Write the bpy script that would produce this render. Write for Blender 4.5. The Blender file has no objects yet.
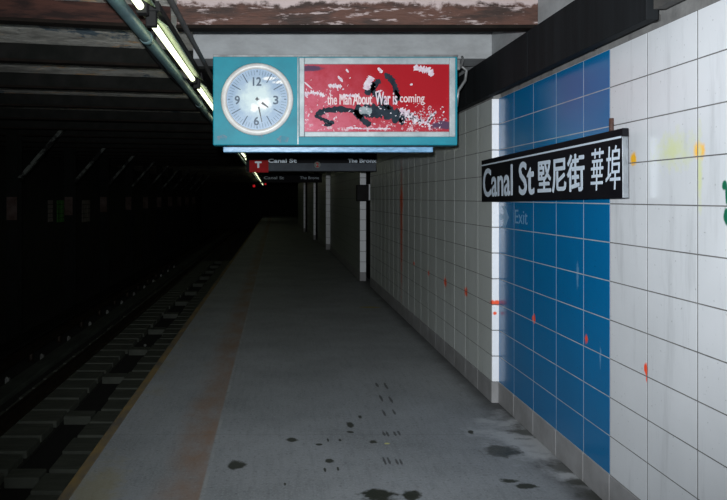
import bpy, bmesh, math, random
from mathutils import Vector, Matrix
R = random.Random(7)
sc = bpy.context.scene
col = sc.collection

# ------------------------------------------------ camera, world, light, exposure
cam = bpy.data.cameras.new('camera'); cam.sensor_width = 36; cam.lens = 35.65
cam.shift_x = 0.119; cam.shift_y = -0.0729; cam.clip_end = 200
co = bpy.data.objects.new('camera', cam); col.objects.link(co)
co.location = (0, 0, 1.6); co.rotation_euler = (math.pi/2, 0, 0); sc.camera = co
w = bpy.data.worlds.new('world'); sc.world = w; w.use_nodes = True
w.node_tree.nodes['Background'].inputs[0].default_value = (0.3, 0.5, 0.4, 1)
w.node_tree.nodes['Background'].inputs[1].default_value = 0.0001
# the photographer's flash, on the camera
fl = bpy.data.lights.new('camera_flash', 'SPOT'); fl.energy = 1120; fl.shadow_soft_size = 0.03
fl.spot_size = math.radians(90); fl.spot_blend = 1.0; fl.color = (0.93, 0.97, 1.0)
fo = bpy.data.objects.new('camera_flash', fl); col.objects.link(fo)
fo.location = (-0.06, 0.05, 1.72)
fo.rotation_euler = (Vector((0.80, 5, 2.10)) - fo.location).to_track_quat('-Z', 'Y').to_euler()
sc.view_settings.view_transform = 'Standard'; sc.view_settings.look = 'None'
sc.view_settings.exposure = 0.0; sc.view_settings.gamma = 1

# ------------------------------------------------ materials
def newmat(name):
    m = bpy.data.materials.new(name); m.use_nodes = True
    return m, m.node_tree, m.node_tree.nodes['Principled BSDF']
def node(nt, t, **kw):
    n = nt.nodes.new(t)
    for k, v in kw.items(): setattr(n, k, v)
    return n
def pos(nt): return node(nt, 'ShaderNodeNewGeometry').outputs['Position']
def noise(nt, scale, detail=4, rough=0.6, stretch=None, vec=None):
    p = vec or pos(nt)
    if stretch:
        mp = node(nt, 'ShaderNodeMapping'); mp.inputs['Scale'].default_value = stretch
        nt.links.new(p, mp.inputs['Vector']); p = mp.outputs[0]
    n = node(nt, 'ShaderNodeTexNoise'); n.inputs['Scale'].default_value = scale
    n.inputs['Detail'].default_value = detail; n.inputs['Roughness'].default_value = rough
    nt.links.new(p, n.inputs['Vector']); return n.outputs['Fac']
def rng(nt, v, a, b, c=0., d=1., smooth=False):
    n = node(nt, 'ShaderNodeMapRange')
    if smooth: n.interpolation_type = 'SMOOTHSTEP'
    for i, x in enumerate((a, b, c, d)): n.inputs[i+1].default_value = x
    nt.links.new(v, n.inputs[0]); return n.outputs[0]
def mth(nt, op, a, b=None):
    n = node(nt, 'ShaderNodeMath', operation=op)
    for i, x in enumerate((a, b)):
        if x is None: continue
        if isinstance(x, (int, float)): n.inputs[i].default_value = x
        else: nt.links.new(x, n.inputs[i])
    return n.outputs[0]
def mix(nt, f, a, b):
    n = node(nt, 'ShaderNodeMix', data_type='RGBA')
    if isinstance(f, (int, float)): n.inputs[0].default_value = f
    else: nt.links.new(f, n.inputs[0])
    for i, x in ((6, a), (7, b)):
        if isinstance(x, tuple): n.inputs[i].default_value = (*x[:3], 1)
        else: nt.links.new(x, n.inputs[i])
    return n.outputs[2]
def blobs(nt, lst, nscale=12, namp=0.5, soft=0.25):
    """lst of (centre xyz, radii xyz; radius 0 = ignore that axis) -> mask"""
    p = pos(nt); cur = None
    for c, r in lst:
        s = node(nt, 'ShaderNodeVectorMath', operation='SUBTRACT'); nt.links.new(p, s.inputs[0]); s.inputs[1].default_value = c
        t = node(nt, 'ShaderNodeVectorMath', operation='MULTIPLY'); nt.links.new(s.outputs[0], t.inputs[0])
        t.inputs[1].default_value = tuple(0 if q == 0 else 1/q for q in r)
        l = node(nt, 'ShaderNodeVectorMath', operation='LENGTH'); nt.links.new(t.outputs[0], l.inputs[0])
        cur = l.outputs['Value'] if cur is None else mth(nt, 'MINIMUM', cur, l.outputs['Value'])
    n = rng(nt, noise(nt, nscale, 5, .65), .3, .7, -namp, namp)
    return rng(nt, mth(nt, 'ADD', cur, n), 1-soft, 1+soft, 1, 0)
def bump(nt, b, h, strength=.3, dist=.01):
    n = node(nt, 'ShaderNodeBump'); n.inputs['Strength'].default_value = strength; n.inputs['Distance'].default_value = dist
    nt.links.new(h, n.inputs['Height']); nt.links.new(n.outputs[0], b.inputs['Normal'])
def simple(name, c1, c2=None, scale=6, rough=.5, metal=0., lo=.35, hi=.65, stretch=None, bs=.1, spec=.5):
    m, nt, b = newmat(name)
    f = noise(nt, scale, 6, .65, stretch)
    c2 = c2 or tuple(x*.7 for x in c1)
    nt.links.new(mix(nt, rng(nt, f, lo, hi), c1, c2), b.inputs['Base Color'])
    b.inputs['Roughness'].default_value = rough; b.inputs['Metallic'].default_value = metal
    b.inputs['Specular IOR Level'].default_value = spec
    if bs: bump(nt, b, f, bs)
    return m
def emit(name, c, s):
    m, nt, b = newmat(name)
    nt.links.new(mix(nt, rng(nt, noise(nt, 3), .3, .7), c, tuple(x*.9 for x in c)), b.inputs['Emission Color'])
    b.inputs['Base Color'].default_value = (*c, 1); b.inputs['Emission Strength'].default_value = s
    return m

M = {}
def tile_mat(name, base, dirt, rough, paint=(), streak=True):
    m, nt, b = newmat(name)
    c = mix(nt, rng(nt, noise(nt, 1.1, 5, .6), .35, .75, 0, .6), base, dirt)
    if streak:
        st = rng(nt, noise(nt, 3, 5, .7, (1, 3, .35)), .55, .8, 0, .5)
        c = mix(nt, st, c, tuple(x*.62 for x in dirt))
    sp = rng(nt, noise(nt, 60, 2, .5), .70, .76, 0, .6)
    c = mix(nt, sp, c, tuple(x*.4 for x in dirt))
    for lst, pc, na, soft in paint:
        c = mix(nt, blobs(nt, lst, 18, na, soft), c, pc)
    nt.links.new(c, b.inputs['Base Color'])
    b.inputs['Roughness'].default_value = rough
    bump(nt, b, noise(nt, 5, 3, .5), .05, .01)
    return m
OR = (.95, .09, .03); YE = (.95, .50, .03)
near_paint = [([((1.72, 3.356, .80), (0, .019, .028)), ((1.72, 3.35, .77), (0, .006, .03))], OR, .3, .2),
              ([((1.72, 2.934, 1.79), (0, .035, .035)), ((1.72, 3.475, 1.785), (0, .028, .028))], YE, .35, .35),
              ([((1.72, 2.93, 1.72), (0, .012, .12)), ((1.72, 3.12, 1.80), (0, .10, .05))], (.62, .66, .40), .8, .9),
              ([((1.72, 2.765, 1.645), (0, .014, .018)), ((1.72, 2.757, 1.53), (0, .014, .035)), ((1.72, 2.752, 1.60), (0, .010, .04))], (.01, .13, .07), .4, .2)]
M['tile_white'] = tile_mat('tile_white', (.66, .685, .72), (.49, .515, .54), .28, near_paint)
M['tile_far'] = tile_mat('tile_far', (.54, .57, .56), (.40, .43, .40), .30,  # same white tile, darkened so the flash falloff is in the colour
    [([((1.67, 6.36, .76), (0, .05, .035)), ((1.67, 7.14, .757), (0, .05, .045)), ((1.67, 7.93, .76), (0, .04, .025)), ((1.67, 8.78, .79), (0, .05, .02)),
       ((1.67, 9.66, 1.55), (0, .10, .16))], (.85, .10, .03), .4, .4),
     ([((1.67, 9.66, 1.2), (0, .07, .62))], (.75, .13, .05), .7, .8),
     ([((1.69, 5.59, .78), (.06, .05, .016))], OR, .5, .3)])
M['tile_blue'] = tile_mat('tile_blue', (.003, .15, .37), (.003, .115, .29), .22,
    [([((1.72, 4.0, .81), (0, .022, .024)), ((1.72, 4.82, .783), (0, .026, .03))], OR, .5, .25),
     ([((1.72, 4.12, 1.15), (0, .012, .06)), ((1.72, 3.83, .75), (0, .008, .05))], (.10, .28, .5), .8, .6)], streak=False)
M['base'] = simple('cove_base_grey', (.30, .30, .31), (.22, .22, .22), 5, .5)
M['sec_tile'] = tile_mat('tile_far_dim', (.26, .29, .26), (.18, .20, .18), .35)  # same tile darker still, distance from the flash put into the colour
M['tile_return'] = tile_mat('tile_return', (.86, .88, .92), (.74, .77, .80), .28, [([((1.69, 5.59, .78), (.06, .05, .018)), ((1.69, 5.59, .70), (.012, .05, .012))], (.95, .12, .05), .5, .3)])  # same tile brightened, flash on the viewer-facing ends put into the colour
M['grout_dark'] = simple('grout_dark', (.16, .16, .16), (.10, .10, .10), 9, .9)
M['grout_light'] = simple('grout_light', (.42, .46, .48), (.28, .32, .35), 6, .9)
M['curb'] = simple('wall_top_concrete', (.22, .22, .215), (.12, .12, .12), 7, .9, bs=.3)

# platform concrete with stains
def fl_pt(u, v, ru, rv):
    D = 1152/(v-197)
    return ((1.6*(u-277)/(v-197), D, 0), (ru*D/720, rv*D*D/1152, 0))
m, nt, b = newmat('platform_concrete')
c = mix(nt, rng(nt, noise(nt, 1.2, 6, .65), .35, .7), (.255, .27, .285), (.17, .182, .19))
c = mix(nt, rng(nt, noise(nt, 70, 3, .6), .5, .62, 0, .5), c, (.30, .32, .33))
c = mix(nt, rng(nt, noise(nt, 38, 4, .7), .56, .66, 0, .55), c, (.09, .10, .105))
c = mix(nt, rng(nt, noise(nt, 9, 6, .7, (3, .35, 1)), .5, .8, 0, .45), c, (.10, .11, .115))
sx = node(nt, 'ShaderNodeSeparateXYZ'); nt.links.new(pos(nt), sx.inputs[0])
X, Y = sx.outputs[0], sx.outputs[1]
wob = rng(nt, noise(nt, 2.5, 4), .3, .7, -.05, .05)
Xw = mth(nt, 'ADD', X, wob)
# rusty lane
lane = mth(nt, 'MULTIPLY', rng(nt, Xw, -.72, -.50, 0, 1, True), rng(nt, X, -.42, -.405, 1, 0))
lane = mth(nt, 'MULTIPLY', lane, rng(nt, noise(nt, 4, 5, .7, (1, .5, 1)), .3, .65, .12, .8))
c = mix(nt, lane, c, (.22, .125, .07))
# pale line beside the lane
ln = mth(nt, 'MULTIPLY', rng(nt, mth(nt, 'ABSOLUTE', mth(nt, 'ADD', X, .40)), .006, .016, 1, 0), rng(nt, noise(nt, 6), .45, .6, 0, .5))
c = mix(nt, ln, c, (.33, .34, .33))
# worn yellow near edge
ye = mth(nt, 'MULTIPLY', rng(nt, Xw, -1.06, -.86, 1, 0, True), rng(nt, noise(nt, 3.2, 5, .7, (1, .6, 1)), .5, .68, 0, .55))
ye = mth(nt, 'MAXIMUM', ye, mth(nt, 'MULTIPLY', blobs(nt, [((-1.0, 3.9, 0), (.13, .35, 0))], 9, .5, .5), .7))
c = mix(nt, mth(nt, 'MULTIPLY', ye, .7), c, (.26, .22, .09))
# joint across the slab
for yy in (4.85, 9.6, 14.4):
    j = rng(nt, mth(nt, 'ABSOLUTE', mth(nt, 'ADD', Y, -yy)), .004, .012, .2, 0)
    c = mix(nt, j, c, (.09, .095, .10))
# dirt along the wall and damp patches
wd = rng(nt, mth(nt, 'ADD', X, wob), 1.48, 1.70, 0, .8, True)
c = mix(nt, wd, c, (.045, .045, .045))
c = mix(nt, mth(nt, 'MULTIPLY', blobs(nt, [fl_pt(535, 440, 38, 22), fl_pt(570, 470, 25, 12)], 5, .7, .5), .75), c, (.46, .48, .50))
c = mix(nt, mth(nt, 'MULTIPLY', blobs(nt, [fl_pt(563, 468, 16, 5), fl_pt(585, 483, 14, 5), fl_pt(524, 432, 14, 5), fl_pt(600, 497, 18, 6)], 9, .8, .4), .8), c, (.035, .037, .03))
dark = [fl_pt(236, 465, 9, 4), fl_pt(292.5, 440, 5, 2.2), fl_pt(350, 425, 3.5, 2.6), fl_pt(350.6, 432, 3, 1), fl_pt(319, 444.5, 4, 1),
        fl_pt(329.4, 460.6, 4.5, 2.2), fl_pt(325, 470, 1.2, 2), fl_pt(338, 469, 1.2, 2), fl_pt(328, 440, 1, 1.6), fl_pt(340, 440, 1.5, 1.2), fl_pt(373, 442, 4, 1.5), fl_pt(360, 417, 2, 1.2),
        fl_pt(379, 495, 17, 6), fl_pt(413, 496, 9, 5), fl_pt(502, 451, 18, 5.5), fl_pt(510, 481, 8, 2), fl_pt(526, 486, 11, 2.6), fl_pt(471, 432, 3, 2), fl_pt(285, 484, 1.3, 1.3)]
c = mix(nt, mth(nt, 'MULTIPLY', blobs(nt, dark, 14, .45, .2), .93), c, (.016, .019, .010))
marks = []
for (u, v, h) in ((384, 413, 5), (394, 412, 4), (384, 434, 4), (387.5, 434, 4), (395, 434, 4), (399, 433, 4), (384.5, 461, 6), (389, 461, 6), (397, 462, 5), (401, 462, 5), (381, 398, 5), (391, 400, 5), (377, 385, 4), (386, 386, 5)):
    marks.append(fl_pt(u, v, 1.3, h*.6))
c = mix(nt, mth(nt, 'MULTIPLY', blobs(nt, marks, 25, .35, .2), .8), c, (.03, .03, .03))
# yellow mark at the wall foot, seed-like bright spot
c = mix(nt, blobs(nt, [((1.35, 10.45, 0), (.16, .06, 0))], 6, .3, .2), c, (.30, .24, .05))
c = mix(nt, blobs(nt, [fl_pt(387, 443.5, 3, .8)], 20, .3, .2), c, (.5, .5, .2))
nt.links.new(c, b.inputs['Base Color']); 
wet = blobs(nt, [fl_pt(379, 495, 17, 6), fl_pt(413, 496, 9, 5), fl_pt(502, 451, 18, 5.5), fl_pt(563, 468, 16, 5)], 14, .45, .2)
nt.links.new(rng(nt, wet, 0, 1, .75, .35), b.inputs['Roughness'])
bump(nt, b, noise(nt, 45, 4, .7), .35, .008)
M['concrete'] = m
M['edge_yellow'] = simple('platform_edge_yellow', (.20, .135, .045), (.10, .085, .065), 5, .8, stretch=(1, .5, 1), lo=.4, hi=.62)
M['slab_side'] = simple('slab_side', (.05, .05, .045), (.03, .03, .03), 4, .9)
M['ballast'] = simple('track_bed_dirt', (.016, .017, .014), (.008, .008, .007), 25, .95, bs=.8)
M['tie'] = simple('tie_concrete', (.105, .115, .095), (.06, .068, .055), 5, .85, stretch=(.6, 3, 1), bs=.4)
M['trough'] = simple('trough_dark', (.004, .004, .004), (.008, .008, .007), 5, .95)
M['rail'] = simple('rail_steel', (.05, .035, .025), (.02, .015, .012), 8, .55, .6)
M['cover'] = simple('cover_board', (.075, .09, .075), (.035, .042, .035), 4, .8, stretch=(1, .3, 1))
M['insul'] = simple('white_porcelain', (.30, .32, .30), (.15, .15, .14), 8, .3)

def rust_beam(name, rustc, rust2, topc, zsplit, amt):
    m, nt, b = newmat(name)
    s = node(nt, 'ShaderNodeSeparateXYZ'); nt.links.new(pos(nt), s.inputs[0])
    n1 = noise(nt, 5, 8, .7, (.5, 1, 2.2)); n2 = noise(nt, 14, 6, .7, (.4, 1, 2))
    cc = mix(nt, rng(nt, n1, .42, .58), rustc, rust2)
    cc = mix(nt, rng(nt, n2, .56, .62, 0, amt), cc, topc)
    zz = mth(nt, 'ADD', s.outputs[2], rng(nt, noise(nt, 4, 6, .7), .3, .7, -.05, .05))
    cc = mix(nt, rng(nt, zz, zsplit-.012, zsplit+.012), cc, topc)
    nt.links.new(cc, b.inputs['Base Color']); b.inputs['Roughness'].default_value = .7
    bump(nt, b, n2, .7, .02); return m
M['rust'] = rust_beam('rusted_steel_peeling_paint', (.085, .036, .024), (.028, .014, .010), (.42, .34, .33), 2.835, .85)
M['flange'] = simple('rust_flange_dark', (.014, .010, .008), (.007, .006, .005), 8, .9, spec=.1)
M['girder'] = simple('painted_concrete_grey', (.36, .375, .385), (.27, .28, .285), 4, .8, stretch=(1, 1, 2), bs=.3)
M['beam_dark'] = simple('dark_sooty_steel', (.014, .014, .013), (.007, .008, .007), 6, .9, spec=.1)
M['rust_left'] = simple('rust_brown_flaking', (.055, .023, .017), (.016, .009, .008), 7, .85, lo=.4, hi=.6, stretch=(.4, 1, 2.5), bs=.4, spec=.2)
m, nt, b = newmat('mottled_ceiling')
c = mix(nt, rng(nt, noise(nt, 1.6, 6, .7), .38, .62), (.78, .76, .68), (.28, .27, .24))
c = mix(nt, rng(nt, noise(nt, 2.3, 6, .75, (1, 1.5, 1)), .56, .62, 0, .9), c, (.80, .50, .25))
c = mix(nt, rng(nt, noise(nt, 1.9, 5, .7, (1.3, 1, 1)), .60, .65, 0, .85), c, (.05, .12, .18))
nt.links.new(c, b.inputs['Base Color']); b.inputs['Roughness'].default_value = .85
bump(nt, b, noise(nt, 7, 6, .7), 1.0, .05); M['ceil_left'] = m
M['ceil'] = simple('platform_ceiling_grey', (.22, .225, .22), (.14, .14, .14), 4, .9, bs=.3)
M['black_panel'] = simple('black_fascia_panel', (.011, .013, .015), (.006, .007, .008), 3, .8, stretch=(1, 4, .2), bs=.02, spec=.15)
M['trough_grey'] = simple('trough_grey', (.07, .065, .06), (.04, .04, .04), 7, .8)
M['teal_pipe'] = simple('grey_teal_conduit', (.10, .17, .18), (.07, .12, .13), 8, .45)
M['cable'] = simple('black_cable', (.009, .009, .009), (.014, .014, .014), 8, .7, spec=.2)
M['steel'] = simple('worn_galvanised', (.30, .31, .31), (.16, .16, .16), 9, .45, .5)
M['housing'] = simple('fixture_enamel_green', (.20, .26, .15), (.12, .16, .10), 6, .4)
M['tube'] = emit('lit_tube', (.93, 1.0, .66), 2.6)
M['sign_black'] = simple('sign_black_enamel', (.004, .004, .006), (.007, .007, .009), 5, .6, bs=0, spec=.1)
M['sign_white'] = simple('sign_white', (.66, .76, .86), (.58, .68, .80), 8, .4, bs=0)
M['faded'] = simple('faded_lettering', (.13, .30, .48), (.08, .24, .42), 20, .4, bs=0)
M['alu'] = simple('sign_side_aluminium', (.20, .22, .24), (.10, .11, .12), 6, .35, .7)
M['teal'] = simple('teal_enamel', (.010, .27, .35), (.015, .20, .27), 5, .5, lo=.4, hi=.75, spec=.3)
M['frame_alu'] = simple('brushed_frame', (.47, .52, .53), (.28, .33, .35), 6, .45, .15)
M['rim'] = simple('clock_rim_cream', (.80, .80, .77), (.62, .60, .58), 7, .35)
M['smear'] = simple('brownish_smear', (.12, .20, .26), (.02, .22, .30), 22, .6, lo=.45, hi=.55, bs=0)
M['ink'] = simple('clock_ink', (.035, .07, .12), (.07, .11, .16), 10, .5, bs=0)
M['hand'] = simple('clock_hand_black', (.012, .02, .03), (.02, .03, .04), 10, .4, bs=0)
m, nt, b = newmat('clock_dial')
c = mix(nt, rng(nt, noise(nt, 7, 5, .6), .35, .7), (.25, .37, .52), (.34, .46, .60))
c = mix(nt, mth(nt, 'MULTIPLY', blobs(nt, [((-.15, 5.46, 2.345), (.125, 0, .115))], 13, .4, .45), .85), c, (.66, .78, .76))  # whitish blotch mid-dial, smaller white patches follow
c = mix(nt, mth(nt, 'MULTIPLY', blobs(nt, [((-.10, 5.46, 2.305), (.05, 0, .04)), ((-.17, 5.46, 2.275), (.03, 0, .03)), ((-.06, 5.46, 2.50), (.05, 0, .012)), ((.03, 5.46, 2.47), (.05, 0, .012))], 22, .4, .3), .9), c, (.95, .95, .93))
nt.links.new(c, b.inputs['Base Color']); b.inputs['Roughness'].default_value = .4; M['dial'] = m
m, nt, b = newmat('red_poster')
s = node(nt, 'ShaderNodeSeparateXYZ'); nt.links.new(pos(nt), s.inputs[0])
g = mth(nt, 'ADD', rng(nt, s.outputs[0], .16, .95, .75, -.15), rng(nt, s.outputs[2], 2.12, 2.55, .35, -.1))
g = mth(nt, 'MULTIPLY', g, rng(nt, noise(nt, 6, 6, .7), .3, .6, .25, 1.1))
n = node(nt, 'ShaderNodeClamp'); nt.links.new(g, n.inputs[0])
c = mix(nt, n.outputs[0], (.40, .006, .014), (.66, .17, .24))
c = mix(nt, rng(nt, mth(nt, 'ADD', noise(nt, 22, 5, .75), rng(nt, s.outputs[2], 2.12, 2.5, .09, -.1)), .64, .69, 0, .75), c, (.72, .58, .62))
c = mix(nt, blobs(nt, [((.24, 5.46, 2.575), (.13, 0, .02)), ((1.25, 5.46, 2.145), (.09, 0, .03))], 16, .4, .2), c, (.10, .05, .10))
nt.links.new(c, b.inputs['Base Color']); b.inputs['Roughness'].default_value = .6; b.inputs['Specular IOR Level'].default_value = .15; M['poster'] = m
M['poster_black'] = simple('print_black', (.014, .02, .03), (.03, .045, .06), 14, .7, bs=0, spec=.1)
M['poster_grey'] = simple('print_grey', (.32, .40, .42), (.16, .2, .22), 14, .4, bs=0)
M['poster_white'] = simple('scraped_white', (.80, .78, .80), (.62, .45, .55), 30, .6, bs=0, spec=.2)
M['poster_pink'] = simple('letter_pink_white', (.80, .66, .66), (.66, .5, .52), 20, .4, bs=0)
M['valance'] = simple('pale_blue_enamel', (.24, .47, .72), (.10, .27, .44), 16, .35, lo=.35, hi=.6, stretch=(1, 1, 4))
M['sign_grey'] = simple('sign_panel_grey', (.085, .10, .12), (.06, .07, .085), 4, .6, bs=0, spec=.2)
M['sign_red'] = simple('sign_red', (.50, .02, .03), (.38, .02, .02), 6, .7, bs=0, spec=.1)
M['column'] = simple('column_dark_paint', (.006, .007, .006), (.003, .004, .003), 5, .8, spec=.15)
M['brace_glint'] = simple('brace_flash_glint', (.09, .10, .09), (.004, .004, .004), 5, .7, spec=.2, lo=.45, hi=.55)  # flash glint on the glossy knee braces, painted as pale streaks
M['rivet_band'] = simple('worn_reddish_white', (.07, .05, .045), (.03, .015, .01), 5, .7, spec=.2)
M['green_tile'] = simple('green_glazed_tile', (.05, .30, .03), (.03, .2, .02), 5, .4)
M['dim_tile'] = simple('dark_wall', (.018, .02, .017), (.010, .011, .010), 3, .8)  # near-black colour for the recess, end, rear and left walls
M['grey_tile'] = simple('grey_glazed_tile', (.25, .22, .20), (.14, .12, .11), 5, .5)
M['red_lens'] = emit('red_signal_glow', (1.0, .02, .03), .35)

# ------------------------------------------------ mesh helpers
class MB:
    def __init__(s): s.bm = bmesh.new()
    def box(s, x0, x1, y0, y1, z0, z1, mi=0, bev=0, mat=None):
        vs = [s.bm.verts.new((x, y, z)) for x in (x0, x1) for y in (y0, y1) for z in (z0, z1)]
        fs = [s.bm.faces.new([vs[i] for i in q]) for q in ((0, 1, 3, 2), (4, 6, 7, 5), (0, 4, 5, 1), (2, 3, 7, 6), (0, 2, 6, 4), (1, 5, 7, 3))]
        for f in fs: f.material_index = mi
        if bev:
            r = bmesh.ops.bevel(s.bm, geom=list({e for f in fs for e in f.edges}), offset=bev, segments=2, affect='EDGES', profile=.5)
            for f in r['faces']: f.material_index = mi
            vs = list({v for f in r['faces'] for v in f.verts} | {v for v in vs if v.is_valid})
        if mat is not None: bmesh.ops.transform(s.bm, matrix=mat, verts=[v for v in vs if v.is_valid])
        return s
    def tube(s, pts, r, seg=10, cap=True, mi=0):
        pts = [Vector(p) for p in pts]; rings = []
        for i, p in enumerate(pts):
            d = (pts[min(i+1, len(pts)-1)] - pts[max(i-1, 0)]).normalized()
            up = Vector((0, 0, 1)) if abs(d.z) < .9 else Vector((1, 0, 0))
            a = d.cross(up).normalized(); b2 = a.cross(d)
            rr = r[i] if isinstance(r, (list, tuple)) else r
            rings.append([s.bm.verts.new(p + a*rr*math.cos(t*2*math.pi/seg) + b2*rr*math.sin(t*2*math.pi/seg)) for t in range(seg)])
        for A, B in zip(rings, rings[1:]):
            for t in range(seg):
                f = s.bm.faces.new((A[t], A[(t+1) % seg], B[(t+1) % seg], B[t])); f.smooth = True; f.material_index = mi
        if cap:
            for rg in (rings[0], rings[-1]):
                try: s.bm.faces.new(rg).material_index = mi
                except ValueError: pass
        return s
    def poly(s, pts, mi=0, th=None, n=None):
        vs = [s.bm.verts.new(p) for p in pts]; f = s.bm.faces.new(vs); f.material_index = mi
        if th:
            r = bmesh.ops.extrude_face_region(s.bm, geom=[f])
            bmesh.ops.translate(s.bm, vec=Vector(n)*th, verts=[v for v in r['geom'] if isinstance(v, bmesh.types.BMVert)])
        return s
    def sweep(s, prof, y0, y1, cx=0, cz=0):
        a = [s.bm.verts.new((cx+x, y0, cz+z)) for x, z in prof]; b2 = [s.bm.verts.new((cx+x, y1, cz+z)) for x, z in prof]
        n = len(prof)
        for i in range(n): s.bm.faces.new((a[i], a[(i+1) % n], b2[(i+1) % n], b2[i]))
        s.bm.faces.new(a); s.bm.faces.new(b2[::-1]); return s
    def lathe(s, prof, c, seg=48, mi=0):
        """prof (r, depth toward -Y) about a Y axis at c"""
        rings = []
        for r, d in prof:
            rings.append([s.bm.verts.new((c[0]+r*math.cos(t*2*math.pi/seg), c[1]-d, c[2]+r*math.sin(t*2*math.pi/seg))) for t in range(seg)])
        for A, B in zip(rings, rings[1:]):
            for t in range(seg):
                f = s.bm.faces.new((A[t], A[(t+1) % seg], B[(t+1) % seg], B[t])); f.smooth = True; f.material_index = mi
        return s
    def build(s, name, mats, parent=None, matrix=None, origin=None):
        bmesh.ops.recalc_face_normals(s.bm, faces=s.bm.faces)
        if matrix is not None: s.bm.transform(matrix)
        if origin is not None: bmesh.ops.translate(s.bm, vec=-Vector(origin), verts=s.bm.verts)
        me = bpy.data.meshes.new(name); s.bm.to_mesh(me); s.bm.free()
        for mm in (mats if isinstance(mats, list) else [mats]): me.materials.append(M[mm])
        o = bpy.data.objects.new(name, me); col.objects.link(o)
        if origin is not None: o.location = origin
        if parent: o.parent = parent
        return o
def tag(o, label=None, cat=None, group=None, kind=None):
    for k, v in (('label', label), ('category', cat), ('group', group), ('kind', kind)):
        if v: o[k] = v
    return o
def empty(name, loc, label, cat, group=None):
    o = bpy.data.objects.new(name, None); o.empty_display_size = .1; col.objects.link(o); o.location = loc
    return tag(o, label, cat, group)
def keep(o, p):   # parent while keeping world-space mesh coordinates
    o.parent = p; o.matrix_parent_inverse = Matrix.Translation(-p.location); return o
def struct(mb, name, mats): return tag(mb.build(name, mats), kind='structure')
def copy_tree(root, delta, label, group):
    r = root.copy(); col.objects.link(r); r.location = root.location + Vector(delta)
    if label: r['label'] = label
    if group: r['group'] = group
    for ch in list(root.children):
        c = ch.copy(); col.objects.link(c); c.parent = r
        for g2 in ch.children:
            d = g2.copy(); col.objects.link(d); d.parent = c
    return r
def frame_matrix(o, xa, ya):
    xa = Vector(xa).normalized(); ya = Vector(ya).normalized(); za = xa.cross(ya)
    m4 = Matrix((xa, ya, za)).transposed().to_4x4(); m4.translation = Vector(o); return m4
def text(body, mat, fm, x, y, w_, h_, name='lettering', bold=0., th=.002, parent=None, shear=0., box=True):
    """letters fitted to the box (x, y, w_, h_) of frame fm"""
    cu = bpy.data.curves.new('t', 'FONT'); cu.body = body; cu.size = 1; cu.resolution_u = 4; cu.shear = shear
    o = bpy.data.objects.new('t', cu); col.objects.link(o); bpy.context.view_layer.update()
    me = bpy.data.meshes.new_from_object(o.evaluated_get(bpy.context.evaluated_depsgraph_get()))
    bpy.data.objects.remove(o)
    xs = [v.co.x for v in me.vertices]; ys = [v.co.y for v in me.vertices]
    x0, x1, y0, y1 = min(xs), max(xs), min(ys), max(ys)
    for v in me.vertices:
        v.co.x = x + (v.co.x-x0)/(x1-x0)*w_; v.co.y = y + (v.co.y-y0)/(y1-y0)*h_; v.co.z = 0
    bm = bmesh.new(); bm.from_mesh(me)
    if bold:
        for k in range(8):
            a = k*math.pi/4; n0 = len(bm.verts); bm.from_mesh(me); bm.verts.ensure_lookup_table()
            bmesh.ops.translate(bm, vec=(bold*math.cos(a), bold*math.sin(a), -.00004*(k+1)), verts=bm.verts[n0:])
    bpy.data.meshes.remove(me)
    r = bmesh.ops.extrude_face_region(bm, geom=bm.faces[:])
    bmesh.ops.translate(bm, vec=(0, 0, th), verts=[v for v in r['geom'] if isinstance(v, bmesh.types.BMVert)])
    bmesh.ops.recalc_face_normals(bm, faces=bm.faces)
    bm.transform(fm)
    me = bpy.data.meshes.new(name); bm.to_mesh(me); bm.free(); me.materials.append(M[mat])
    o = bpy.data.objects.new(name, me); col.objects.link(o)
    if parent: keep(o, parent)
    return o

# ------------------------------------------------ structure
ZT = 2.365
mb = MB(); mb.box(-1.10, 1.80, -1, 62, -.28, 0); struct(mb, 'floor', 'concrete')
mb = MB(); mb.box(-1.165, -1.10, -1, 62, -.16, .002, bev=.006); struct(mb, 'trim_1', 'edge_yellow')
mb = MB(); mb.box(-1.10, -.98, -1, 62, -1.14, -.28); struct(mb, 'wall_under_platform', 'slab_side')

def joints(a, b_, start, step=.395):
    xs = [a]; k = math.ceil((a-start)/step + .08)
    while start + k*step < b_-.03: xs.append(start+k*step); k += 1
    return xs + [b_]
def tiles_y(mb, X, y_edges, mi_fn, base_i, z0=.165, g=.0028, th=.010, nx=-1):
    """glazed blocks on a wall of constant X; block faces proud of the grout"""
    rows = [z0 + .2*k for k in range(12)]
    for a, b_ in zip(y_edges, y_edges[1:]):
        for r0, r1 in zip(rows, rows[1:]):
            mb.box(X, X+th, a+.0045, b_-.0045, r0+g, r1-g, mi=mi_fn((a+b_)/2))
        mb.box(X-.004, X+th, a+g*.3, b_-g*.3, 0.001, z0-g*.5, mi=base_i, bev=.004)
# near wall with the blue field
mb = MB()
ye_ = [2.55-.395*k for k in range(8, 0, -1)] + [2.55, 2.945, 3.345, 3.72, 4.04, 4.435, 4.83, 5.225, 5.585]
tiles_y(mb, 1.72, ye_, lambda y: 1 if y > 3.72 else 0, 2)
mb.box(1.7212, 1.95, -.61, 3.72, 0, ZT, 3); mb.box(1.7212, 1.95, 3.72, 5.585, 0, ZT, 4)
mb.box(1.735, 1.95, -.61, 5.585, ZT, 2.55, 5); mb.box(1.68, 1.95, -.61, 5.591, 2.55, 2.95, 6)
struct(mb, 'wall_right', ['tile_white', 'tile_blue', 'base', 'grout_dark', 'grout_light', 'curb', 'girder'])
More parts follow.
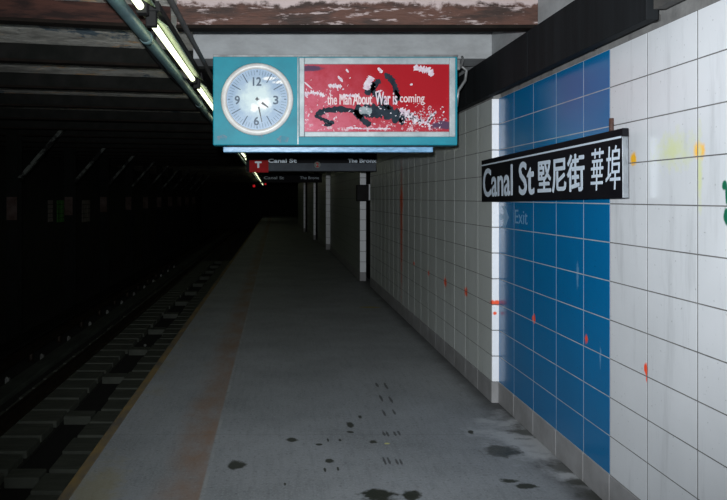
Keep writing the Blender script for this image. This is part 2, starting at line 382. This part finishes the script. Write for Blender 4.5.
# projecting wall sections further along: (front X, start Y, end Y, return depth)
def section(i, X, ya, yb, ret):
    mb = MB()
    tiles_y(mb, X, [ya+.012] + joints(ya+.012, yb, 5.19)[1:], lambda y: 0, 1)
    bd = .5 if i == 1 else ret
    mb.box(X+.0014, X+bd, ya+.012, yb, 0, ZT, 2)
    mb.box(X+.01, X+bd, ya+.006, yb, ZT, 2.55, 3); mb.box(X+.01, X+bd, ya+.006, yb, 2.55, 2.95, 4)
    for k in range(11):   # glazed return facing the viewer
        mb.box(X-.001, X+ret, ya, ya+.013, .168+.2*k, .362+.2*k, 5, bev=.004)
    mb.box(X-.003, X+ret, ya, ya+.013, .001, .165, 1, bev=.004)
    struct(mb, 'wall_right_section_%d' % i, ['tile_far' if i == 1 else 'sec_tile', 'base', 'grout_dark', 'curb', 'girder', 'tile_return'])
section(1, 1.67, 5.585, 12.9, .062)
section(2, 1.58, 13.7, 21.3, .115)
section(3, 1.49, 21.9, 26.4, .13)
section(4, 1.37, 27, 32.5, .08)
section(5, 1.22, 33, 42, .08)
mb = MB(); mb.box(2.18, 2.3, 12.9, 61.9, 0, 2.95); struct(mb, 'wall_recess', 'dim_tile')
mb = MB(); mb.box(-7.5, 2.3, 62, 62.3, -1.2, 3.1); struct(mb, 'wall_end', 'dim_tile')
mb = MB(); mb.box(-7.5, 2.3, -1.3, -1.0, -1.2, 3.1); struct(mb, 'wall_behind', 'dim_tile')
mb = MB(); mb.box(-.66, 2.3, -1, 62, 2.95, 3.1); struct(mb, 'ceiling', 'ceil')
mb = MB(); mb.box(-7.5, -.66, -1, 62, 2.83, 3.1); struct(mb, 'ceiling_over_track', 'ceil_left')
mb = MB(); mb.box(-7.5, -1.0, -1, 62, -1.35, -1.15); struct(mb, 'track_bed', 'ballast')
# far side wall with glazed panels
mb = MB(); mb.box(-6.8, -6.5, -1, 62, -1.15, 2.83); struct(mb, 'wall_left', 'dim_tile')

# fascia of black panels above the tiles
t = empty('black_fascia', (1.6, 3.1, 2.37), 'long black fascia band running along the wall top above the white and blue tiles', 'fascia')
for a, b_ in ((3.12, 4.6), (4.6, 6.1), (6.1, 7.6), (7.6, 9.1), (9.1, 10.6), (10.6, 12.9)):
    mb = MB(); mb.box(1.60, 1.655, a+.001, b_-.001, 2.37, 2.66, bev=.003); keep(mb.build('panel', 'black_panel'), t)
mb = MB()
mb.box(1.625, 1.678, 1.2, 3.11, 2.41, 2.66, bev=.004)
tag(mb.build('conduit_trough', 'trough_grey'), 'dark grey trough above the white tiles at the near end of the black fascia', 'trough')
for k, y in enumerate((3.25, 3.9, 4.5, 5.1)):
    mb = MB(); mb.box(1.654, 1.734, y, y+.04, ZT+.03, ZT+.06, bev=.004); keep(mb.build('bracket', 'trough_grey'), t)
# ------------------------------------------------ ceiling steel
o = MB(); o.box(-.66, -.5, 5.96, 40, 2.66, 2.95); tag(o.build('longitudinal_girder', 'beam_dark'), 'long dark girder above the platform edge behind the fluorescent lights', 'girder')
def beam(y, mat, fl_mat, label, x0=-.5, x1=1.678, z1=2.95, zb=2.68, skew=0., thick=.10, group=None):
    piv = Vector((x0 if skew == 0 else x1, y, zb))
    t = empty('ceiling_beam', piv, label, 'beam', group)
    rot = Matrix.Translation(piv) @ Matrix.Rotation(skew, 4, 'Z') @ Matrix.Translation(-piv)
    mb = MB(); mb.box(x0, x1, y+.03, y+.03+thick, zb+.02, z1); keep(mb.build('web', mat, matrix=rot), t)
    mb = MB(); mb.box(x0, x1, y+.0, y+.06+thick, zb, zb+.022, bev=.003); keep(mb.build('flange', fl_mat, matrix=rot), t)
    return t
beam(4.60, 'rust', 'flange', 'rusty brown ceiling beam with peeling white paint, nearest over the platform', x0=-.645, thick=.05)
mb = MB(); mb.box(-.655, 1.68, 5.62, 5.95, 2.68, 2.95, bev=.006)
tag(mb.build('concrete_beam', 'girder'), 'plain pale grey ceiling beam directly above the hanging clock sign', 'beam')
for k, y in enumerate((7.2, 8.7, 10.2, 11.7)):
    beam(y, 'beam_dark', 'flange', 'dark ceiling beam over the platform beyond the clock sign', group='platform ceiling beams beyond the sign')
ords = ['topmost', 'second from top', 'third from top', 'fourth from top', 'fifth from top', 'sixth from top']
for k, y in enumerate([4.62, 6.03, 7.5, 9.05, 10.6, 12.1] + [13.5+1.5*i for i in range(9)]):
    if k == 0: lab, g_ = 'rust-brown beam with flaking paint at the top left over the tracks', None
    elif k < 6: lab, g_ = 'sooty dark cross beam over the tracks, %s in the photo' % ords[k], 'cross beams over the tracks'
    else: lab, g_ = 'black cross beam lost in the dark far over the tracks', 'cross beams over the tracks'
    beam(y, 'rust_left' if k == 0 else 'beam_dark', 'flange', lab, x0=-6.4, x1=-.68, z1=2.835, skew=.22, thick=.05, group=g_)
# drips hanging from the ceiling over the track
for (x, y, l) in ((-.95, 6.6, .16), (-2.2, 6.4, .07)):
    mb = MB(); mb.tube([(x, y, 2.84), (x+.002, y, 2.84-l*.5), (x, y, 2.84-l)], [.006, .004, .002], 6)
    tag(mb.build('hanging_wire', 'insul'), 'short pale %s hanging from the ceiling over the tracks' % ('wire stub' if l > .1 else 'drip stub, the smaller of two'), 'wire')

# ------------------------------------------------ pipes and fluorescent lights (the line bends slightly left far away)
def bend(y): return -.0085*max(0, y-6)
ys = [-.5 + i*1.5 for i in range(38)]
PX, PZ = -.795, 2.57
t = empty('conduit_pipe', (PX, 0, PZ), 'thick grey-teal conduit pipe running beside the fluorescent tubes', 'pipe')
mb = MB(); mb.tube([(PX+bend(y), y, PZ) for y in ys], .036, 14); keep(mb.build('pipe', 'teal_pipe'), t)
for y in [1.3+3.1*i for i in range(9)]:
    mb = MB(); mb.tube([(PX+bend(y), y-.05, PZ), (PX+bend(y), y+.05, PZ)], .039, 14); keep(mb.build('coupling', 'teal_pipe'), t)
    mb = MB(); mb.box(PX+bend(y)-.01, PX+bend(y)+.01, y+.2, y+.22, PZ+.03, 2.84); keep(mb.build('hanger', 'cable'), t)
for dx, dz, r in ((-.07, .02, .010), (-.095, .05, .008)):
    mb = MB(); mb.tube([(PX+dx+bend(y)+.01*math.sin(y*1.7), y, PZ+dz+.02*math.sin(y*2.1)) for y in [i*.5 for i in range(80)]], r, 6)
    tag(mb.build('cable', 'cable'), 'thin black cable along the left side of the teal pipe, %s one' % ('inner' if r > .009 else 'outer'), 'cable')
mb = MB(); mb.tube([(-.555+bend(y), y, 2.625) for y in ys[:26]], .016, 10)
tag(mb.build('thin_conduit', 'trough_grey'), 'thin grey conduit along the right side of the fluorescent light row', 'pipe')

def fluo(y0):
    L = 1.88
    t = empty('fluorescent_light', (-.68, y0, 2.55), '', 'light', 'fluorescent lights along the platform edge')
    mb = MB()   # housing with sloped reflector
    mb.sweep([(-.055, .045), (-.045, .10), (.045, .10), (.055, .045), (.04, .05), (-.04, .05)], -.08, L+.08, 0, 0); mb.build('housing', 'cable', t)
    mb = MB(); mb.sweep([(.012, .028), (.075, -.012), (.079, -.008), (.016, .04)], 0.04, L-.04, 0, 0); mb.build('reflector', 'housing', t)
    mb = MB(); mb.tube([(0, 0, 0), (0, .02, 0), (0, L-.02, 0), (0, L, 0)], [.012, .019, .019, .012], 12); mb.build('tube', 'tube', t)
    for yy in (-.035, L+.035):
        mb = MB(); mb.box(-.028, .028, yy-.03, yy+.03, -.028, .06, bev=.006); mb.build('lamp_holder', 'cable', t)
    return t
PER = 2.22
nm = ['nearest lit fluorescent tube cut by the top edge of the photo', 'longest visible lit fluorescent tube, left of the clock', 'lit fluorescent tube ending at the left edge of the clock sign',
      'lit fluorescent tube hidden beside the clock sign', 'lit tube hidden behind the clock sign, second beyond it', 'lit fluorescent tube hidden behind the clock sign']
L0 = fluo(1.72); L0['label'] = nm[0]
for k in range(1, 25):
    y = 1.72 + PER*k
    o = copy_tree(L0, (bend(y), PER*k, -.0), nm[k] if k < 3 else 'small distant lit fluorescent tube in the row below the clock sign', None)
    if k in (19, 20): # burnt-out or missing tubes in the distance
        for c_ in list(o.children):
            if c_.name.startswith('tube'): bpy.data.objects.remove(c_)
        o['label'] = 'distant unlit fluorescent fitting in the row below the clock sign'

# ------------------------------------------------ hanging clock sign
fm = frame_matrix((0, 5.46, 0), (1, 0, 0), (0, 0, 1))
S = empty('clock_sign', (.44, 5.5, 1.99), 'teal hanging sign box with round clock and red poster under ceiling beam', 'sign')
mb = MB(); mb.box(-.487, 1.372, 5.47, 5.62, 1.993, 2.672, bev=.008); keep(mb.build('case', 'teal'), S)
mb = MB(); mb.box(.155, .163, 5.462, 5.475, 2.0, 2.66); mb.box(-.487, 1.372, 5.462, 5.50, 2.664, 2.680, bev=.002); keep(mb.build('edge_strip', 'steel'), S)
C0 = (-.151, 5.47, 2.341)
mb = MB(); mb.lathe([(.272, 0), (.276, .012), (.268, .026), (.245, .032), (.232, .024), (.230, .008)], C0); rim = keep(mb.build('clock_rim', 'rim'), S)
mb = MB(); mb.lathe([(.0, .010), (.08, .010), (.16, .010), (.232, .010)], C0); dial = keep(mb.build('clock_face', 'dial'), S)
dial['label'] = 'pale blue clock face with whitish blotch at the centre'
cf = frame_matrix((C0[0], C0[1]-.0105, C0[2]), (1, 0, 0), (0, 0, 1))
mb = MB()
for k in range(60):
    a = k*math.pi/30; big = k % 5 == 0
    if k in (0, 15, 30, 45): r0 = .205
    else: r0 = .145 if big else .185
    wd = .0036 if big else .0013
    Mx = cf @ Matrix.Rotation(-a, 4, 'Z')
    mb.box(-wd, wd, r0, .222, 0, .0012, mat=Mx)
keep(mb.build('minute_marks', 'ink'), S)
for s_, x, y, w_ in (('12', 0, .135, .062), ('3', .142, -.006, .036), ('6', -.005, -.165, .036), ('9', -.15, -.006, .036)):
    text(s_, 'ink', cf, x-w_/2, y-.031, w_, .062, 'numeral', .0022, .0014, S)
def hand(name, ang, ln, wd, tail, z):
    mb = MB(); Mx = cf @ Matrix.Rotation(-ang, 4, 'Z')
    mb.poly([(-wd, -tail, z), (wd, -tail, z), (wd*.45, ln, z), (-wd*.45, ln, z)], th=.0015, n=(0, 0, 1))
    return keep(mb.build(name, 'hand', matrix=Mx), S)
hand('hour_hand', math.radians(126), .105, .0085, -.045, .004)
hand('minute_hand', math.radians(168), .178, .006, -.06, .006)
mb = MB(); mb.poly([(0, .02, .008), (.008, .006, .008), (.02, 0, .008), (.006, -.006, .008), (0, -.015, .008), (-.006, -.006, .008), (-.016, 0, .008), (-.007, .007, .008)], th=.002, n=(0, 0, 1))
keep(mb.build('hand_hub', 'hand', matrix=cf), S)
for k, (x, z, rx, rz) in enumerate(((-.42, 2.05, .05, .03), (.05, 2.04, .055, .035), (-.12, 2.06, .03, .015))):
    pts = [(x+rx*math.cos(a)*R.uniform(.6, 1.1), 5.4693, z+rz*math.sin(a)*R.uniform(.6, 1.1)) for a in [i*.45 for i in range(14)]]
    mb = MB(); mb.poly(pts); keep(mb.build('scuffed_patch', 'smear'), S)
# poster frame: outer px 298..452 , 59..137
X0, X1, Z0, Z1 = .168, 1.350, 2.055, 2.655
fw, fb = .050, .040
mb = MB()
yA, yB = 5.445, 5.475
mb.box(X0, X0+fw*.8, yA, yB, Z0, Z1, bev=.005); mb.box(X1-.045, X1, yA, yB, Z0, Z1, bev=.005)
mb.box(X0+fw*.8, X1-.045, yA, yB, Z1-fw, Z1, bev=.005); mb.box(X0+fw*.8, X1-.045, yA, yB, Z0, Z0+fb, bev=.005)
keep(mb.build('poster_frame', 'frame_alu'), S)
mb = MB(); mb.box(X0+.03, X1-.03, 5.462, 5.472, Z0+.03, Z1-.03); P = keep(mb.build('poster', 'poster'), S); P['label'] = 'scratched red poster'
def PP(px, py): return ((290+px/4.276-277)/720*5.46, 5.4605, 1.6-(55+py/4.276-197)/720*5.46)
def blot(mb, path, r, jit=.35, y=0., n=9):
    """ragged brush stroke along crop-pixel points"""
    pts = [Vector(PP(*p)) for p in path]
    L_, Rr = [], []
    dense = []
    for a, b_ in zip(pts, pts[1:]):
        for i in range(n): dense.append(a.lerp(b_, i/n))
    dense.append(pts[-1])
    for i, p in enumerate(dense):
        d = (dense[min(i+1, len(dense)-1)] - dense[max(i-1, 0)]).normalized()
        nn = Vector((-d.z, 0, d.x)); e = min(1, .35+min(i, len(dense)-1-i)/3)
        rr = r*e/4.276/720*5.46
        L_.append(p + nn*rr*R.uniform(1-jit, 1+jit)); Rr.append(p - nn*rr*R.uniform(1-jit, 1+jit))
    vs = [mb.bm.verts.new((p.x, p.y-y, p.z)) for p in L_]; ws = [mb.bm.verts.new((p.x, p.y-y, p.z)) for p in Rr]
    for i in range(len(vs)-1): mb.bm.faces.new((vs[i], vs[i+1], ws[i+1], ws[i]))
mb = MB()
for path, r in (([(110, 252), (160, 235), (230, 232), (300, 245)], 12), ([(105, 258), (150, 280), (190, 292)], 8), ([(270, 250), (330, 238), (400, 240), (460, 262), (495, 262)], 26),
                ([(285, 245), (320, 285), (345, 300)], 12), ([(405, 78), (435, 105), (455, 150), (462, 190)], 12), ([(320, 165), (355, 140), (385, 105)], 14), ([(350, 115), (360, 160), (400, 200), (430, 230)], 13),
                ([(145, 300), (180, 296)], 7), ([(450, 150), (468, 185), (440, 200)], 8), ([(470, 270), (480, 300)], 9)):
    blot(mb, path, r)
keep(mb.build('printed_figure', 'poster_black'), P and S)
mb = MB(); blot(mb, [(295, 238), (320, 236), (350, 242)], 15, .2, .0006);
keep(mb.build('printed_figure_detail', 'poster_grey'), S)
mb = MB()
blot(mb, [(322, 148), (328, 135), (345, 102), (350, 92)], 14, .3, .0012); blot(mb, [(528, 50), (560, 62), (590, 66), (615, 84)], 12, .6, .0012); blot(mb, [(376, 55), (394, 76)], 7, .4, .0012)
blot(mb, [(163, 130), (190, 134), (222, 133)], 8, .7, .0009); blot(mb, [(60, 170), (100, 160), (150, 175)], 7, .9, .0009, 14); blot(mb, [(215, 180), (250, 172), (300, 178)], 6, .9, .0009, 14); blot(mb, [(240, 330-18), (330, 316), (430, 314)], 3, .9, .0009, 20); blot(mb, [(365, 158), (395, 152)], 3, .9, .0006, 8); blot(mb, [(518, 122), (520, 130)], 6, .2, .0012)
blot(mb, [(60, 115), (95, 145)], 3, .3, .0012); blot(mb, [(205, 90), (225, 115)], 6, .4, .0012); blot(mb, [(240, 60), (250, 75)], 4, .3, .0012)
blot(mb, [(470, 230), (500, 250), (530, 275), (575, 290)], 14, .6, .0012); blot(mb, [(575, 300), (600, 265), (625, 240)], 6, .6, .0012); blot(mb, [(600, 320), (590, 290), (610, 262)], 5, .6, .0012)
for k in range(200):
    if k % 3: x, y = R.gauss(545, 60), R.gauss(265, 30)
    else: x, y = R.gauss(200, 110), R.gauss(225, 55)
    x = min(max(x, 70), 660); y = min(max(y, 60), 318)
    a = R.uniform(0, 3.1); l = R.uniform(2, 12)
    blot(mb, [(x, y), (x+l*math.cos(a), y+l*math.sin(a))], R.uniform(1.0, 3.4), .7, .0012, 4)
o = keep(mb.build('scraped_patches', 'poster_white'), S); o['kind'] = 'stuff'
pf = frame_matrix((0, 5.4590, 0), (1, 0, 0), (0, 0, 1))
def plet(s_, xa, xb, ya, yb, mat='poster_pink', b2=.0):
    a = PP(xa, yb); c_ = PP(xb, ya); text(s_, mat, pf, a[0], a[2], c_[0]-a[0], c_[2]-a[2], 'poster_lettering', b2, .001, S)
plet('the Man', 160, 262, 168, 212, 'poster_pink', .0015); plet('About', 270, 350, 165, 211, 'poster_pink', .002); plet('War is', 365, 458, 158, 212, 'poster_white', .002); plet('coming', 470, 575, 168, 214, 'poster_pink', .0012)
mb = MB(); mb.box(-.41, 1.19, 5.49, 5.60, 1.942, 1.982, bev=.004); keep(mb.build('lower_valance', 'valance'), S)
mb = MB(); mb.box(-.38, 1.16, 5.50, 5.59, 1.980, 1.995); keep(mb.build('valance_gap', 'cable'), S)
for x in (-.3, 1.2):
    mb = MB(); mb.box(x-.02, x+.02, 5.53, 5.57, 2.67, 2.685, bev=.002); keep(mb.build('hanger', 'steel'), S)
mb = MB(); mb.tube([(1.385, 5.56, 2.30), (1.40, 5.56, 2.42), (1.455, 5.57, 2.50), (1.47, 5.58, 2.58), (1.42, 5.6, 2.63), (1.38, 5.6, 2.672)], .012, 8)
mb.tube([(1.37, 5.54, 2.60), (1.42, 5.56, 2.60), (1.44, 5.57, 2.66), (1.44, 5.6, 2.69)], .010, 8)
mb.box(1.372, 1.41, 5.54, 5.60, 2.58, 2.66, bev=.004)
keep(mb.build('flexible_conduit', 'steel'), S)

# ------------------------------------------------ station name sign
ang = math.atan(.035/2.33)
sm = frame_matrix((1.64, 5.77, 1.560), (0, -math.cos(ang), math.sin(ang)), (0, math.sin(ang), math.cos(ang)))
Lg, Hg = 2.35, .332
N = empty('station_name_sign', (1.655, 4.6, 1.56), 'long black station name sign with white lettering reading Canal St on the blue tiles', 'sign')
mb = MB(); mb.box(0, Lg, 0, Hg, -.028, 0, bev=.003); keep(mb.build('panel', 'sign_black', matrix=sm), N)
mb = MB(); mb.box(.005, Lg-.005, Hg-.046, Hg-.036, 0, .001); o = keep(mb.build('stripe', 'sign_white', matrix=sm), N); o['label'] = 'thin white stripe'
mb = MB(); mb.box(Lg, Lg+.008, .0, Hg-.04, -.028, .001, bev=.001); mb.box(Lg, Lg+.010, Hg-.04, Hg, -.028, .001, mi=1, bev=.001); keep(mb.build('end_cap', ['alu', 'sign_black'], matrix=sm), N)
for x in (.35, Lg-.35):
    mb = MB(); mb.box(x-.02, x+.02, .05, Hg-.05, -.08 if x > 1 else -.032, -.027); keep(mb.build('bracket', 'alu', matrix=sm), N)
def sx_(px): return 5.77 - 1180.8/(px-277)
z0_ = .042
text('Canal', 'sign_white', sm, sx_(483.4), z0_, sx_(512.5)-sx_(483.4), .214, 'lettering', .005, .0012, N)
text('St', 'sign_white', sm, sx_(519.3), z0_, sx_(534)-sx_(519.3), .214, 'lettering', .005, .0012, N)
text('堅尼街', 'sign_white', sm, sx_(538), z0_+.004, sx_(584.3)-sx_(538), .200, 'lettering', .004, .0012, N)
text('華', 'sign_white', sm, sx_(591), z0_+.0, sx_(604)-sx_(591), .215, 'lettering', .0, .0012, N, shear=.12)
text('埠', 'sign_white', sm, sx_(606), z0_+.0, sx_(620.5)-sx_(606), .215, 'lettering', .0, .0012, N, shear=.12)
# rusty conduit stub above the sign's near end
mb = MB(); mb.tube([(1.70, 3.66, 1.90), (1.70, 3.66, 2.0)], .012, 8)
tag(mb.build('pipe_stub', 'rust'), 'short rusty pipe stub sticking up behind the near end of the Canal St sign', 'pipe')
# faded exit arrow and lettering on the blue tiles
em = frame_matrix((1.7195, 5.77, 0), (0, -1, 0), (0, 0, 1))
def ex(px): return 5.77 - 1238.4/(px-277)
def ez(px, py): return 1.6-(py-197)*1.72/(px-277)
E_ = empty('exit_lettering', (1.7195, 5.2, 1.4), 'faded pale Exit lettering with arrow on blue tiles under the station sign', 'lettering')
text('Exit', 'faded', em, ex(515.2), ez(521, 224), ex(527.5)-ex(515.2), ez(521, 210)-ez(521, 224), 'letters', .0, .0008, E_)
mb = MB(); xa, xb = 5.77-5.57, ex(509); zc = ez(505, 217); h_ = .085
xm = (xa+xb)/2
mb.poly([(xa, zc+h_*.25, 0), (xa, zc-h_*.25, 0), (xm, zc-h_*.25, 0), (xm-.05, zc-h_, 0), (xm+.03, zc-h_, 0), (xb, zc, 0), (xm+.03, zc+h_, 0), (xm-.05, zc+h_, 0), (xm, zc+h_*.25, 0)], th=.0008, n=(0, 0, 1))
keep(mb.build('arrow', 'faded', matrix=em), E_)

# ------------------------------------------------ distant hanging signs
D = 11
t = empty('direction_sign', (.5, D, 1.985), 'long grey direction sign with red plate hanging just beneath the clock sign', 'sign')
mb = MB(); mb.box(-.47, 1.52, D-.03, D+.03, 1.985, 2.27, bev=.004); keep(mb.build('panel', 'sign_black'), t)
mb = MB(); mb.box(-.40, 1.51, D-.033, D-.0305, 1.998, 2.115); o = keep(mb.build('lower_band', 'sign_grey'), t)
mb = MB(); mb.box(-.42, -.13, D-.036, D-.0335, 1.975, 2.16, bev=.0005); o = keep(mb.build('red_plate', 'sign_red'), t)
f2 = frame_matrix((0, D-.0365, 0), (1, 0, 0), (0, 0, 1))
text('T', 'sign_white', f2, -.33, 2.05, .09, .085, 'lettering', .008, .003, t)
text('Canal', 'sign_white', f2, (268.5-277)/720*D, 2.125, 18/720*D, .055, 'lettering', .004, .003, t)
text('St', 'sign_white', f2, (289.5-277)/720*D, 2.125, 7/720*D, .055, 'lettering', .004, .003, t)
mb = MB(); mb.lathe([(0, .003), (.05, .003), (.05, 0)], ((317.2-277)/720*D, D-.034, 2.09), 20); keep(mb.build('route_disc', 'insul'), t)
text('2', 'sign_red', f2, (316.1-277)/720*D, 2.058, 2.3/720*D, .064, 'lettering', .003, .003, t)
text('The', 'sign_white', f2, (348-277)/720*D, 2.125, 9/720*D, .055, 'lettering', .004, .003, t)
text('Bronx', 'sign_white', f2, (359.5-277)/720*D, 2.125, 16.5/720*D, .055, 'lettering', .004, .003, t)
for x in (-.3, 1.3):
    mb = MB(); mb.tube([(x, D, 2.26), (x, D, 2.95)], .012, 8); keep(mb.build('hanger_rod', 'cable'), t)
D = 21
t = empty('direction_sign', (.4, D, 2.1), 'small distant dark direction sign, second beyond the clock sign', 'sign')
mb = MB(); mb.box((262-277)/720*D, (322-277)/720*D, D-.03, D+.03, 2.02, 2.28, bev=.004); keep(mb.build('panel', 'sign_black'), t)
f2 = frame_matrix((0, D-.0305, 0), (1, 0, 0), (0, 0, 1))
text('Canal St', 'sign_white', f2, (264-277)/720*D, 2.12, 20/720*D, .08, 'lettering', .0, .002, t)
text('The Bronx', 'sign_white', f2, (300-277)/720*D, 2.12, 19/720*D, .08, 'lettering', .0, .002, t)
for x in (-.3, 1.1):
    mb = MB(); mb.tube([(x, D, 2.27), (x, D, 2.95)], .012, 8); keep(mb.build('hanger_rod', 'cable'), t)
# red signal glow at the end of the line of lights
for k, (px, py, r) in enumerate(((254, 186, .05), (265.5, 184, .035))):
    Dd = 41; r *= 1.5; p = ((px-277)/720*Dd, Dd, 1.6-(py-197)/720*Dd)
    t = empty('signal_lamp', p, 'dim red signal lamp in the dark, %s of the two' % ('left one' if k == 0 else 'right one'), 'lamp')
    mb = MB(); mb.lathe([(0, .05), (r*.6, .045), (r, .02), (r, 0)], p, 16); keep(mb.build('lens', 'red_lens'), t)
    mb = MB(); mb.box(p[0]-.125, p[0]+.11, Dd+.0, Dd+.12, p[2]-.09, p[2]+.12, bev=.01); mb.box(p[0]-.12, p[0]-.10, Dd+.04, Dd+.07, p[2]+.1, 2.83); keep(mb.build('housing', 'cable'), t)

# black box on the wall by the opening
t = empty('wall_box', (1.52, 13.3, 1.45), 'black box sign mounted on the white tiled wall corner beyond the clock sign', 'box')
mb = MB(); mb.box(1.50, 1.72, 13.50, 13.69, 1.52, 1.83, bev=.01); keep(mb.build('case', 'sign_black'), t)
mb = MB(); mb.box(1.505, 1.715, 13.495, 13.51, 1.535, 1.815, bev=.004); keep(mb.build('front_cover', 'cable'), t)
mb = MB(); mb.box(1.721, 1.80, 13.50, 13.69, 1.54, 1.84, bev=.004); keep(mb.build('side_plate', 'tile_white'), t)

# ------------------------------------------------ tracks
ZB = -1.15
t = empty('running_rail', (-3.12, 20, ZB+.1), 'dark steel running rail on the far side of the near track', 'rail')
prof = [(-.07, 0), (.07, 0), (.07, .012), (.012, .03), (.012, .11), (.035, .118), (.035, .15), (-.035, .15), (-.035, .118), (-.012, .11), (-.012, .03), (-.07, .012)]
mb = MB(); mb.sweep(prof, -1, 60, -3.12, ZB+.105); keep(mb.build('rail', 'rail'), t)
t = empty('running_rail', (-1.68, 20, ZB+.1), 'dark steel running rail tucked close below the platform edge', 'rail')
mb = MB(); mb.sweep(prof, -1, 60, -1.68, ZB+.105); keep(mb.build('rail', 'rail'), t)
protoL = protoR = None
for k in range(50):
    y = 5.2 + .5*k
    for side in (0, 1):
        if side == 0: lab, x0, x1 = 'half-length tie block under the far rail of the near track', -3.40, -2.60
        else: lab, x0, x1 = 'half-length tie block between the drain trough and the platform', -2.22, -1.25
        pr = protoL if side == 0 else protoR
        if pr is None:
            mb = MB(); mb.box(x0, x1, -.215, .215, 0, .105, bev=.012)
            o = mb.build('railroad_tie', 'tie'); o.location = (0, y, ZB)
            tag(o, lab, 'tie', 'tie blocks on the %s of the trough' % ('left' if side == 0 else 'right'))
            if side == 0: protoL = o
            else: protoR = o
        else:
            o = pr.copy(); col.objects.link(o); o.location = (R.uniform(-.02, .02), y+R.uniform(-.01, .01), ZB)
# concrete shoulders under the ties
mb = MB(); mb.box(-3.6, -2.58, -1, 60, ZB-.02, ZB+.03); mb.box(-2.23, -1.2, -1, 60, ZB-.02, ZB+.05)
tag(mb.build('trim_2', 'ballast'), kind='structure')
mb = MB(); mb.box(-2.58, -2.23, -1, 60, ZB-.02, ZB+.004); tag(mb.build('trim_3', 'trough'), kind='structure')
pr = None
for k in range(13):
    y = 6.9 + 1.9*k
    if pr is None:
        mb = MB(); mb.box(-2.575, -2.245, -.12, .12, -.02, .085, bev=.01); pr = o = mb.build('cross_tie', 'tie')
        tag(o, 'pale cross piece spanning the dark drain trough between the rails', 'tie', 'cross pieces over the trough')
    else: o = pr.copy(); col.objects.link(o)
    o.location = (0, y, ZB+.02)
# third rail with cover board
mb = MB(); mb.box(-3.88, -3.62, -1, 60, ZB, ZB+.09, bev=.01); tag(mb.build('trim_4', 'cover'), kind='structure')
t = empty('third_rail', (-4.1, 20, ZB), 'third rail under a dull grey-green protection board left of the near track', 'rail')
mb = MB(); mb.sweep(prof, 2, 50, -4.12, ZB+.16); keep(mb.build('conductor_rail', 'rail'), t)
mb = MB(); mb.box(-4.28, -3.95, 2, 50, ZB+.42, ZB+.46, bev=.006); keep(mb.build('protection_board', 'beam_dark'), t)
for k in range(16):
    y = 4.3 + 1.55*k
    mb = MB(); mb.tube([(-4.31, y, ZB), (-4.31, y, ZB+.30), (-4.29, y, ZB+.42)], .02, 6); mb.tube([(-4.12, y, ZB), (-4.12, y, ZB+.05), (-4.12, y, ZB+.1), (-4.12, y, ZB+.16)], [.06, .045, .055, .04], 10)
    mb.box(-4.29, -3.96, y-.02, y+.02, ZB+.40, ZB+.42)
    keep(mb.build('bracket', 'rail'), t)
    mb = MB(); mb.lathe([(0, .02), (.018, .015), (.022, 0)], (-3.93, y-.03, ZB+.115), 10); mb.box(-3.96, -3.90, y-.03, y+.03, ZB, ZB+.11, bev=.006)
    keep(mb.build('insulator_cap', 'insul'), t)
mb = MB(); mb.lathe([(0, .03), (.02, .02), (.028, 0), (.02, -.02), (0, -.03)], (-2.42, 13.2, ZB+.03), 12)
tag(mb.build('litter', 'insul'), 'tiny white scrap of litter lying in the track trough', 'litter')

# columns between the tracks with knee braces
pc = None
def column(y):
    t = empty('steel_column', (-4.6, y, ZB), 'dark riveted steel column with knee brace standing between the tracks', 'column', 'columns between the tracks')
    mb = MB(); mb.box(-.10, .10, -.11, -.095, 0, 3.98); mb.box(-.10, .10, .095, .11, 0, 3.98); mb.box(-.008, .008, -.095, .095, 0, 3.98); mb.build('shaft', 'column', t)
    mb = MB(); mb.box(-.18, .18, -.18, .18, 0, .05, bev=.01); mb.box(-.14, .14, -.14, .14, .05, .12, bev=.01); mb.build('base_plate', 'column', t)
    mb = MB(); mb.box(-.09, .09, -.116, -.111, 2.35, 2.75); mb.build('painted_band', 'rivet_band', t)
    mb = MB()
    a, b_ = Vector((.08, 0, 3.05)), Vector((.85, 0, 3.93))
    d = (b_-a).normalized(); n_ = Vector((-d.z, 0, d.x))*.03
    mb.poly([(a-n_)+Vector((0, -.05, 0)), (b_-n_)+Vector((0, -.05, 0)), (b_+n_)+Vector((0, -.05, 0)), (a+n_)+Vector((0, -.05, 0))], th=.1, n=(0, 1, 0))
    mb.build('knee_brace', 'brace_glint', t)
    mb = MB(); mb.box(-.14, .14, -.14, .14, 3.02, 3.08, bev=.004); mb.build('collar', 'column', t)
    return t
ycol = [12.6, 16.0, 19.2] + [22.4 + 2.9*i for i in range(7)]
pc = column(ycol[0]); pc['label'] = 'nearest dark steel column with knee brace at the left edge of the photo'; del pc['group']
for y in ycol[1:]:
    copy_tree(pc, (0, y-ycol[0], 0), 'dark steel column with pale knee brace in the far row between the tracks', 'columns between the tracks')
# glazed panels on the far wall
for k, (px0, px1, mat, lab) in enumerate(((57, 69, 'green_tile', 'largest dim green glazed panel on the far wall beyond the tracks'), (82, 90, 'grey_tile', 'dim greyish panel between the two green ones on the far wall'),
                                          (100, 106, 'green_tile', 'smaller dim green glazed panel on the far wall beyond the tracks'), (12, 22, 'grey_tile', 'dim pale panel on the far wall at the left edge of the photo'), (48, 53, 'grey_tile', 'narrow dim reddish panel left of the green one on the far wall'))):
    ya, yb = 6.49*720/(277-px0), 6.49*720/(277-px1)
    s_ = 6.49/(277-(px0+px1)/2)
    mb = MB()
    nc, nr = 3, 5; zt, zb_ = 1.6-(200-197)*s_, 1.6-(222-197)*s_
    for i in range(nc):
        for j in range(nr):
            mb.box(-6.499, -6.485, ya+(yb-ya)*i/nc+.01, ya+(yb-ya)*(i+1)/nc-.01, zb_+(zt-zb_)*j/nr+.008, zb_+(zt-zb_)*(j+1)/nr-.008, bev=.003)
    tag(mb.build('glazed_panel', mat), lab, 'panel')
